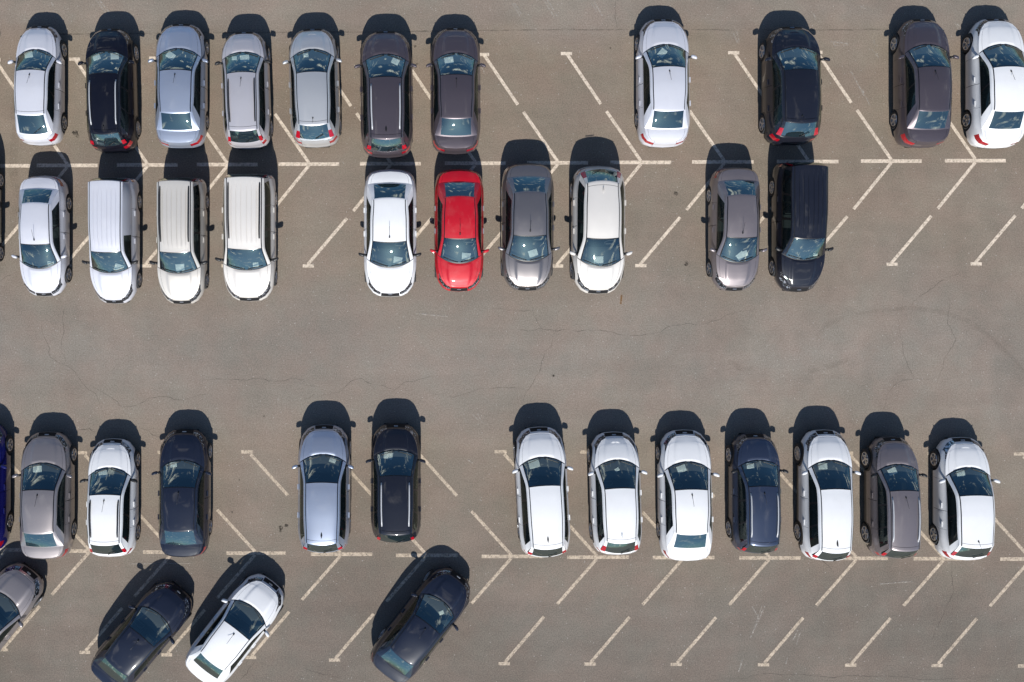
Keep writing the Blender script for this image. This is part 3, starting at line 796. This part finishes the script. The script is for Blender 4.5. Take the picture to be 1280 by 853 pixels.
rnd = random.Random(4)
def wander(pts, amp, n=9):
    out = []
    P0 = [Vector(G(*q)) for q in pts]
    for a, b in zip(P0, P0[1:]):
        ln = (b-a).length; m = max(2, int(ln/.13)); t = (b-a).normalized(); nn = Vector((-t.y, t.x)); off = 0
        for i in range(m):
            off = off*.7 + rnd.uniform(-amp, amp); out.append(a.lerp(b, i/m)+nn*off*math.sin(math.pi*i/m))
    out.append(P0[-1]); return out
def mark(name, lines, width, mat, z, amp=.0, taper=True, rj=True):
    bm = bmesh.new()
    for k, l in enumerate(lines): strip(bm, wander(l, amp) if amp else [Vector(G(*q)) for q in l], width, z+k*.0003, rnd=rnd if rj else None, closed_taper=taper)
    for f in bm.faces:
        f.normal_update()
        if f.normal.z < 0: f.normal_flip()
    return link(name, finish(bm, name, False), mat, lot)
CR = [
 [(52, 398), (57, 425), (62, 446), (82, 456), (97, 470), (110, 487), (122, 497), (130, 518)],
 [(74, 372), (80, 390), (80, 415), (77, 440), (81, 455)],
 [(112, 480), (128, 490), (147, 502), (155, 509), (172, 506), (185, 498), (208, 496), (218, 500), (240, 497), (262, 493)],
 [(260, 475), (300, 475), (318, 473), (345, 477), (370, 473), (385, 482), (402, 484)],
 [(396, 497), (425, 490), (440, 476), (452, 473), (470, 482), (495, 487), (508, 477), (530, 473), (548, 471)],
 [(540, 492), (566, 497), (590, 490), (612, 486), (655, 486)],
 [(700, 405), (695, 412), (690, 432), (680, 440), (676, 460), (668, 475), (657, 490), (655, 505)],
 [(600, 385), (640, 388), (666, 388), (672, 404), (678, 412), (697, 414), (720, 415), (750, 413), (775, 419), (800, 420), (825, 416), (845, 407), (882, 405), (910, 393), (940, 388)],
 [(650, 412), (677, 411)],
 [(1122, 398), (1125, 420), (1134, 455), (1142, 474), (1120, 480), (1110, 492), (1104, 512)],
 [(1142, 474), (1165, 475), (1172, 470)], [(1187, 372), (1187, 385), (1184, 405), (1195, 425), (1180, 450), (1172, 475)],
 [(1140, 382), (1150, 370), (1190, 345)], [(1190, 345), (1200, 340)],
 [(1190, 700), (1192, 740), (1176, 775), (1165, 800)], [(770, 0), (769, 24), (772, 36)],
 [(900, 850), (960, 842), (1020, 845), (1090, 846), (1160, 850), (1250, 846)],
 [(0, 352), (14, 344)], [(15, 538), (24, 536)], [(97, 538), (112, 536), (120, 540)],
 [(176, 536), (190, 544), (205, 548)], [(300, 850), (311, 836), (320, 826)], [(380, 835), (400, 842), (425, 848)],
 [(380, 500), (392, 494)], [(1012, 690), (1042, 715)],
]
mark('pavement_crack', CR, .017, CRACK, .003, amp=.045)
mark('pavement_seam', [[(60, 43), (300, 41), (480, 40), (640, 38), (800, 37), (1000, 38), (1130, 37)]], .045, SEAM, .0024, amp=.01, taper=False)
arc = [(1070, 393), (1100, 388), (1140, 385), (1180, 391), (1210, 401), (1240, 423), (1265, 447), (1285, 470)]
mark('skid_mark', [arc], .17, SKID, .0026, taper=True, rj=False)
mark('skid_mark', [[(910, 452), (925, 460), (940, 462)], [(1020, 420), (1035, 405), (1055, 397)], [(1010, 465), (1040, 457), (1060, 450)]], .22, SKID, .0026, rj=False)
mark('skid_mark', [[(24, 120), (20, 160), (16, 210), (22, 250), (12, 300)], [(34, 30), (26, 90), (14, 150)]], .30, SKID, .0022, rj=False)
CHK = [[(640, 4), (650, 20)], [(643, 4), (652, 18)], [(680, 0), (693, 22)], [(684, 0), (697, 21)], [(739, 3), (746, 15)], [(742, 1), (753, 20)],
  [(120, 0), (134, 18)], [(124, 0), (137, 16)], [(60, 5), (63, 10)], [(64, 3), (68, 9)], [(917, 42), (922, 54)], [(921, 40), (924, 53)], [(1016, 17), (1020, 24)],
  [(1064, 90), (1080, 120)], [(1078, 112), (1088, 134)], [(1090, 62), (1098, 72)], [(1037, 52), (1060, 55)], [(1075, 8), (1085, 12)], [(1193, 28), (1200, 40)], [(1196, 30), (1204, 38)],
  [(940, 758), (948, 772)], [(953, 755), (941, 790)], [(956, 757), (938, 797)], [(1000, 790), (995, 806)], [(997, 788), (991, 800)], [(929, 823), (924, 838)], [(927, 825), (923, 840)], [(984, 822), (982, 830)],
  [(1100, 730), (1140, 727)], [(590, 517), (598, 525)], [(597, 518), (604, 530)], [(520, 392), (560, 396)], [(585, 575), (592, 580)], [(160, 705), (240, 704)], [(960, 150), (970, 130)], [(600, 80), (606, 92)]]
mark('chalk_scuff', CHK, .055, CHALK, .0028, rj=True)
mark('chalk_scuff', [[(1041, 52), (1043, 57), (1049, 57), (1050, 51)], [(1054, 53), (1055, 58), (1060, 56)], [(1090, 52), (1094, 56), (1092, 50)]], .05, CHALK, .0028)
bm = bmesh.new()
for (x, y, r) in [(351, 660, .09), (358, 657, .07), (350, 664, .06), (94, 166, .11), (97, 170, .07), (763, 60, .05), (858, 330, .10), (845, 242, .08), (521, 80, .05), (692, 470, .06), (290, 640, .05), (299, 600, .04), (330, 520, .04), (519, 58, .05)]:
    gx, gy = G(x, y); n = 12
    vs = [bm.verts.new((gx+r*rnd.uniform(.5, 1.2)*math.cos(k*2*math.pi/n), gy+r*rnd.uniform(.5, 1.2)*math.sin(k*2*math.pi/n), .0032)) for k in range(n)]
    bm.faces.new(vs)
link('oil_spot', finish(bm, 'oil_spot', False), OIL, lot)
mark('rust_stain', [[(777, 369), (776.5, 374), (776, 380)]], .09, RUST, .0032)

# ---------------------------------------------------------------- cars
# top row, noses up the lot
pL = (-.26, .0, 8, 1); pR = (.28, 0, -10, 1)
car(-46, 24, 1, 'sedan', 'grey_dark', 'dark car cut off by the left edge in the top row')
car(50, 32, 1, 'hatch', 'silver_white', 'silver hatchback with plain roof at the left end of the top row', papers=[(-.25, .03, 10, 1)], mirror='paint')
car(141, 36, 1, 'suv', 'black_paint', 'black suv with silver roof rails beside the silver hatchback in the top row', rails='silver', antenna='rear_rod', rot=-1.5, papers=[(-.36, .0, 20, .9), (.28, .02, 0, 1)], pref=('left hand tilted paper', 'right hand straight paper'))
car(228, 30, 1, 'sedan', 'silver_blue', 'blue silver sedan between the black suv and the small silver suv', papers=[(-.28, -.04, -35, 1.05)])
car(310, 39, 1, 'duster', 'silver_warm', 'small silver suv with black roof rails in the top row', rails='black', rot=-2, mirror='black', lscale=.97, papers=[(-.30, 0, 0, .6), (.06, -.02, 5, 1.1)], pref=('small paper', 'large paper'))
car(394, 36, 1, 'cross', 'silver_green', 'grey silver crossover with stubby rear antenna in the top row', antenna='rear_rod', rot=-2, lscale=1., papers=[(-.22, 0, 0, .6)])
car(483, 39, 1, 'suv', 'plum', 'dark plum suv with silver roof rails beside a dark plum sedan', rails='silver', antenna='fin', rot=-.8, papers=[(.34, -.05, -25, .9)])
car(570, 34, 1, 'sedan', 'plum', 'dark plum sedan directly behind the red sedan', papers=[(-.24, -.05, 8, 1.1)])
car(828, 24, 1, 'sedan', 'silver_white', 'pale silver sedan parked alone between empty bays of the top row', lscale=1.02, papers=[(-.12, -.08, 50, 1.05)])
car(988, 33, 1, 'cross', 'navy_black', 'black suv without roof rails behind the black van', antenna='rear_rod', lscale=1.01)
car(1151, 24, 1, 'sedan', 'plum', 'plum sedan near the right end of the top row beside a white sedan', lscale=1.02)
car(1246, 23, 1, 'sedan', 'white', 'white sedan at the right end of the top row cut by the frame', lscale=1.03)
# second row, noses down the lot
car(-34, 345, -1, 'sedan', 'grey_dark', 'dark car cut by the left edge beside the silver sedan of the second row')
car(55, 371, -1, 'sedan', 'silver_white', 'silver sedan at the left end of the second row', papers=[(-.38, .02, 8, .8)])
car(144, 379, -1, 'panel_van', 'silver_white', 'silver white panel van with closed sides and ribbed roof', mirror='black', antenna=None, papers=[(-.30, .03, -15, 1.1)])
car(229, 380, -1, 'van', 'beige', 'pale beige passenger van with black roof rails next to the panel van', rails='black', mirror='black', antenna=None, papers=[(-.04, -.0, 5, 1.05)])
car(313, 376, -1, 'van', 'warm_white', 'pale beige passenger van with black roof rails beside an empty bay', rails='black', mirror='black', antenna=None, papers=[(-.30, .02, 5, .7)])
car(488, 372, -1, 'sedan', 'white', 'white sedan with black mirrors and long roof antenna beside the red sedan', mirror='black', lscale=1.04, papers=[(-.28, -.05, -8, 1.05)])
car(574, 364, -1, 'sedan', 'red', 'bright red sedan, the only red car, between a white and a grey sedan', handle='chrome', plab='the bright red sedan', papers=[(-.24, -.05, -5, 1.05)])
car(659, 363, -1, 'sedan', 'steel', 'grey sedan with warm sheen on its hood beside the red sedan', lscale=1.03, papers=[(-.16, -.08, 18, 1.1)])
car(747, 368, -1, 'cross', 'warm_white', 'cream white crossover with fin antenna beside the grey sedan', antenna='fin', lscale=1.06, papers=[(.06, -.03, 0, 1.1)])
car(916, 363, -1, 'sedan', 'brown', 'brown grey sedan next to the black van', lscale=1.0, papers=[(-.10, -.04, 40, 1.0), (-.22, -.10, 20, .9)], pref=('larger tilted paper', 'smaller second paper'))
car(998, 365, -1, 'van', 'navy_black', 'black van with ribbed roof', mirror='black', antenna=None, lscale=1.03, papers=[(-.42, .02, 0, .5)])
# third row, noses up the lot
car(-22, 528, 1, 'sedan', 'blue', 'deep blue car cut by the left edge in the third row', lscale=1.04)
car(60, 540, 1, 'sedan', 'taupe', 'taupe grey sedan at the left end of the third row beside the white hatchback', lscale=1.03, papers=[(-.20, -.02, 3, 1.05)])
car(142, 548, 1, 'hatch_tall', 'white', 'white hatchback with short black roof rails in the third row', rails='black', mirror='black', lscale=1.0, papers=[(-.22, -.02, 15, 1.05)])
car(232, 536, 1, 'sedan', 'navy_dark', 'navy black sedan to the right of the white hatchback with roof rails', lscale=1.03, papers=[(-.30, .04, 5, .8)])
car(405, 531, 1, 'suv', 'silver_blue', 'blue silver suv with fin antenna beside the black suv in the third row', antenna='fin', papers=[(.34, 0, -20, .8)])
car(494, 528, 1, 'duster', 'navy_black', 'black suv with silver roof rails standing before the lone slanted sedan', rails='silver', antenna=None, lscale=.98, papers=[(-.26, 0, -10, 1.05)])
car(677, 534, 1, 'suv', 'white', 'white suv with fin antenna at the left end of the right hand block', antenna='fin', rot=-3, lscale=1.03, papers=[(-.28, -.02, 12, 1.3)])
car(768, 540, 1, 'cross', 'white', 'white crossover with red taillights second from left in the right hand block', antenna='fin', rot=-1.5, lscale=1.04, papers=[(.0, -.14, 30, .55)])
car(855, 538, 1, 'sedan', 'white', 'white sedan between a white crossover and the navy suv', lscale=1.04, rot=-.5, papers=[(-.22, -.04, 20, 1.1)])
car(941, 541, 1, 'duster', 'navy', 'navy blue suv with silver roof rails between two white cars', rails='silver', mirror='black', papers=[(-.30, .0, 5, .9)])
car(1031, 537, 1, 'suv', 'white', 'white suv with fin antenna between the navy suv and the taupe suv', antenna='fin', lscale=1.04, papers=[(-.26, 0, 3, 1.05)])
car(1113, 546, 1, 'duster', 'brown', 'taupe suv with silver roof rails between two white cars', rails='silver', mirror='black', papers=[(-.20, -.05, 25, 1.05)])
car(1204, 546, 1, 'hatch_tall', 'white', 'white hatchback with high red taillights at the right end of the third row', antenna='rear_rod', lscale=1.08, papers=[(-.26, .0, 10, 1.0)])
# slanted cars of the bottom row
def slant(cx, cy, mk, col, label, deg, ls, **kw):
    k = (H-.6)/H; px, py = NX+(cx-NX)*k, NY+(cy-NY)*k
    car(0, 0, 1, mk, col, label, rot=deg, lscale=ls, **kw)
    o = C.objects[-1]
    return px, py
def place_slant(cx, cy, mk, col, label, deg, ls, **kw):
    o = car(0, 0, 1, mk, col, label, rot=deg, lscale=ls, **kw)
    k = (H-.6)/H; wx, wy = G(NX+(cx-NX)*k, NY+(cy-NY)*k); o.location = (wx, wy, 0)
place_slant(-11, 777, 'sedan', 'taupe', 'taupe sedan cut by the left edge slanting in the bottom row', 38, 1.02)
place_slant(177.5, 795, 'sedan', 'navy_dark', 'navy black sedan slanting beside the white slanted sedan', 40, .95)
place_slant(294, 787.5, 'sedan', 'white', 'white sedan slanting in the bottom row', 38, .96)
place_slant(527, 781, 'sedan', 'navy_dark', 'navy sedan slanting alone with an empty bay on both sides', 38, 1.0, papers=[(.22, -.16, 60, .6)])

# notices on the dashboards
SHORT = {
 'silver hatchback with plain roof at the left end of the top row': 'silver hatchback at the left of the top row',
 'black suv with silver roof rails beside the silver hatchback in the top row': 'black suv beside the silver hatchback',
 'pale silver sedan parked alone between empty bays of the top row': 'pale silver sedan parked alone in the top row',
 'pale beige passenger van with black roof rails next to the panel van': 'beige passenger van next to the panel van',
 'pale beige passenger van with black roof rails beside an empty bay': 'beige passenger van beside an empty bay',
 'white sedan with black mirrors and long roof antenna beside the red sedan': 'white sedan beside the red sedan',
 'taupe grey sedan at the left end of the third row beside the white hatchback': 'taupe sedan beside the white hatchback',
 'navy black sedan to the right of the white hatchback with roof rails': 'navy black sedan right of the white hatchback',
 'blue silver suv with fin antenna beside the black suv in the third row': 'blue silver suv with fin antenna',
 'white suv with fin antenna at the left end of the right hand block': 'white suv leftmost in the right hand block',
 'white crossover with red taillights second from left in the right hand block': 'white crossover second in the right hand block',
 'white suv with fin antenna between the navy suv and the taupe suv': 'white suv between the navy and taupe suvs',
 'white hatchback with high red taillights at the right end of the third row': 'white hatchback ending the third row at right',
}
def paper(i, car_o, m, px, py, pr, sz, lab, pre):
    bm = bmesh.new(); n = 6; wd, ht = .29*sz, .22*sz
    g = [[bm.verts.new(((a/n-.5)*wd, (b/n-.5)*ht, .010*math.sin(a/n*math.pi)+.004*math.sin(b/n*5))) for b in range(n+1)] for a in range(n+1)]
    for a in range(n):
        for b in range(n): bm.faces.new((g[a][b], g[a+1][b], g[a+1][b+1], g[a][b+1]))
    bmesh.ops.solidify(bm, geom=bm.faces, thickness=.001)
    o = link('paper_notice', finish(bm, 'paper_notice'), M['paper'])
    dy, dz = car_o['dash_y'], car_o['dash_z']
    a = car_o.rotation_euler[2]; c, s = math.cos(a), math.sin(a)
    lx, ly = px, (dy-.21+py)*car_o.scale[1]
    o.location = (car_o.location.x+c*lx-s*ly, car_o.location.y+s*lx+c*ly, dz+.012)
    o.rotation_euler = (0, 0, a+R(pr))
    short = SHORT.get(lab, lab)
    words = (pre + ' on dashboard of ' + short).split()
    o['label'] = ' '.join(words[:16]); o['category'] = 'paper'; o['group'] = 'paper notices on dashboards'
for i, pp in enumerate(PAPERS): paper(i, *pp)

# ---------------------------------------------------------------- sky, sun, camera
SUN_EL = 41
w = bpy.data.worlds.new('World'); SC.world = w; w.use_nodes = True
nt = w.node_tree; N, L = nt.nodes.new, nt.links.new
bg = nt.nodes['Background']; out = nt.nodes['World Output']
sky = N('ShaderNodeTexSky'); sky.sky_type = 'NISHITA'; sky.sun_disc = False
sky.sun_elevation = R(SUN_EL); sky.sun_rotation = R(180); sky.air_density = 1.; sky.dust_density = .7; sky.ozone_density = 1.6
mt = N('ShaderNodeMix'); mt.data_type = 'RGBA'; mt.blend_type = 'MULTIPLY'; mt.inputs['Factor'].default_value = 1; mt.inputs['B'].default_value = (.62, 1.0, 1.35, 1)
L(sky.outputs[0], mt.inputs['A']); L(mt.outputs['Result'], bg.inputs['Color']); bg.inputs['Strength'].default_value = .05
tc = N('ShaderNodeTexCoord'); sp = N('ShaderNodeSeparateXYZ'); L(tc.outputs['Generated'], sp.inputs[0])
zz = N('ShaderNodeMath'); zz.operation = 'MAXIMUM'; zz.inputs[1].default_value = .08; L(sp.outputs['Z'], zz.inputs[0])
dv = N('ShaderNodeVectorMath'); dv.operation = 'DIVIDE'; L(tc.outputs['Generated'], dv.inputs[0])
cb = N('ShaderNodeCombineXYZ')
for k in 'XYZ': L(zz.outputs[0], cb.inputs[k])
L(cb.outputs[0], dv.inputs[1])
cn = N('ShaderNodeTexNoise'); cn.inputs['Scale'].default_value = 2.3; cn.inputs['Detail'].default_value = 9; cn.inputs['Roughness'].default_value = .58; cn.inputs['Distortion'].default_value = .3
L(dv.outputs[0], cn.inputs['Vector'])
cm = N('ShaderNodeMapRange'); cm.inputs['From Min'].default_value = .56; cm.inputs['From Max'].default_value = .72; cm.inputs['To Max'].default_value = .8
L(cn.outputs['Fac'], cm.inputs['Value'])
b2 = N('ShaderNodeBackground'); b2.inputs['Color'].default_value = (1, .98, .95, 1); b2.inputs['Strength'].default_value = 1.5
ms = N('ShaderNodeMixShader'); L(cm.outputs['Result'], ms.inputs['Fac']); L(bg.outputs[0], ms.inputs[1]); L(b2.outputs[0], ms.inputs[2]); L(ms.outputs[0], out.inputs['Surface'])

ld = bpy.data.lights.new('sun', 'SUN'); ld.energy = 4.6; ld.angle = R(.53); ld.color = (1, .955, .89)
lo = bpy.data.objects.new('sun', ld); C.objects.link(lo); lo.rotation_euler = (R(90-SUN_EL), 0, R(0)); lo.location = (0, -20, 20)

cd = bpy.data.cameras.new('camera'); cam = bpy.data.objects.new('camera', cd); C.objects.link(cam)
cam.location = (0, 0, H); cam.rotation_euler = (0, 0, 0)
cd.sensor_width = 36; cd.lens = S*H/1280*36
cd.shift_x = (640-NX)/1280; cd.shift_y = -(426.5-NY)/1280
cd.clip_end = 2000; SC.camera = cam
SC.view_settings.view_transform = 'Standard'; SC.view_settings.look = 'None'; SC.view_settings.gamma = 1
SC.view_settings.exposure = .55; SC.view_settings.use_curve_mapping = False
SC.render.engine = 'CYCLES'; SC.cycles.use_denoising = True; SC.cycles.max_bounces = 8; SC.cycles.transparent_max_bounces = 12
SC.cycles.caustics_reflective = False; SC.cycles.caustics_refractive = False
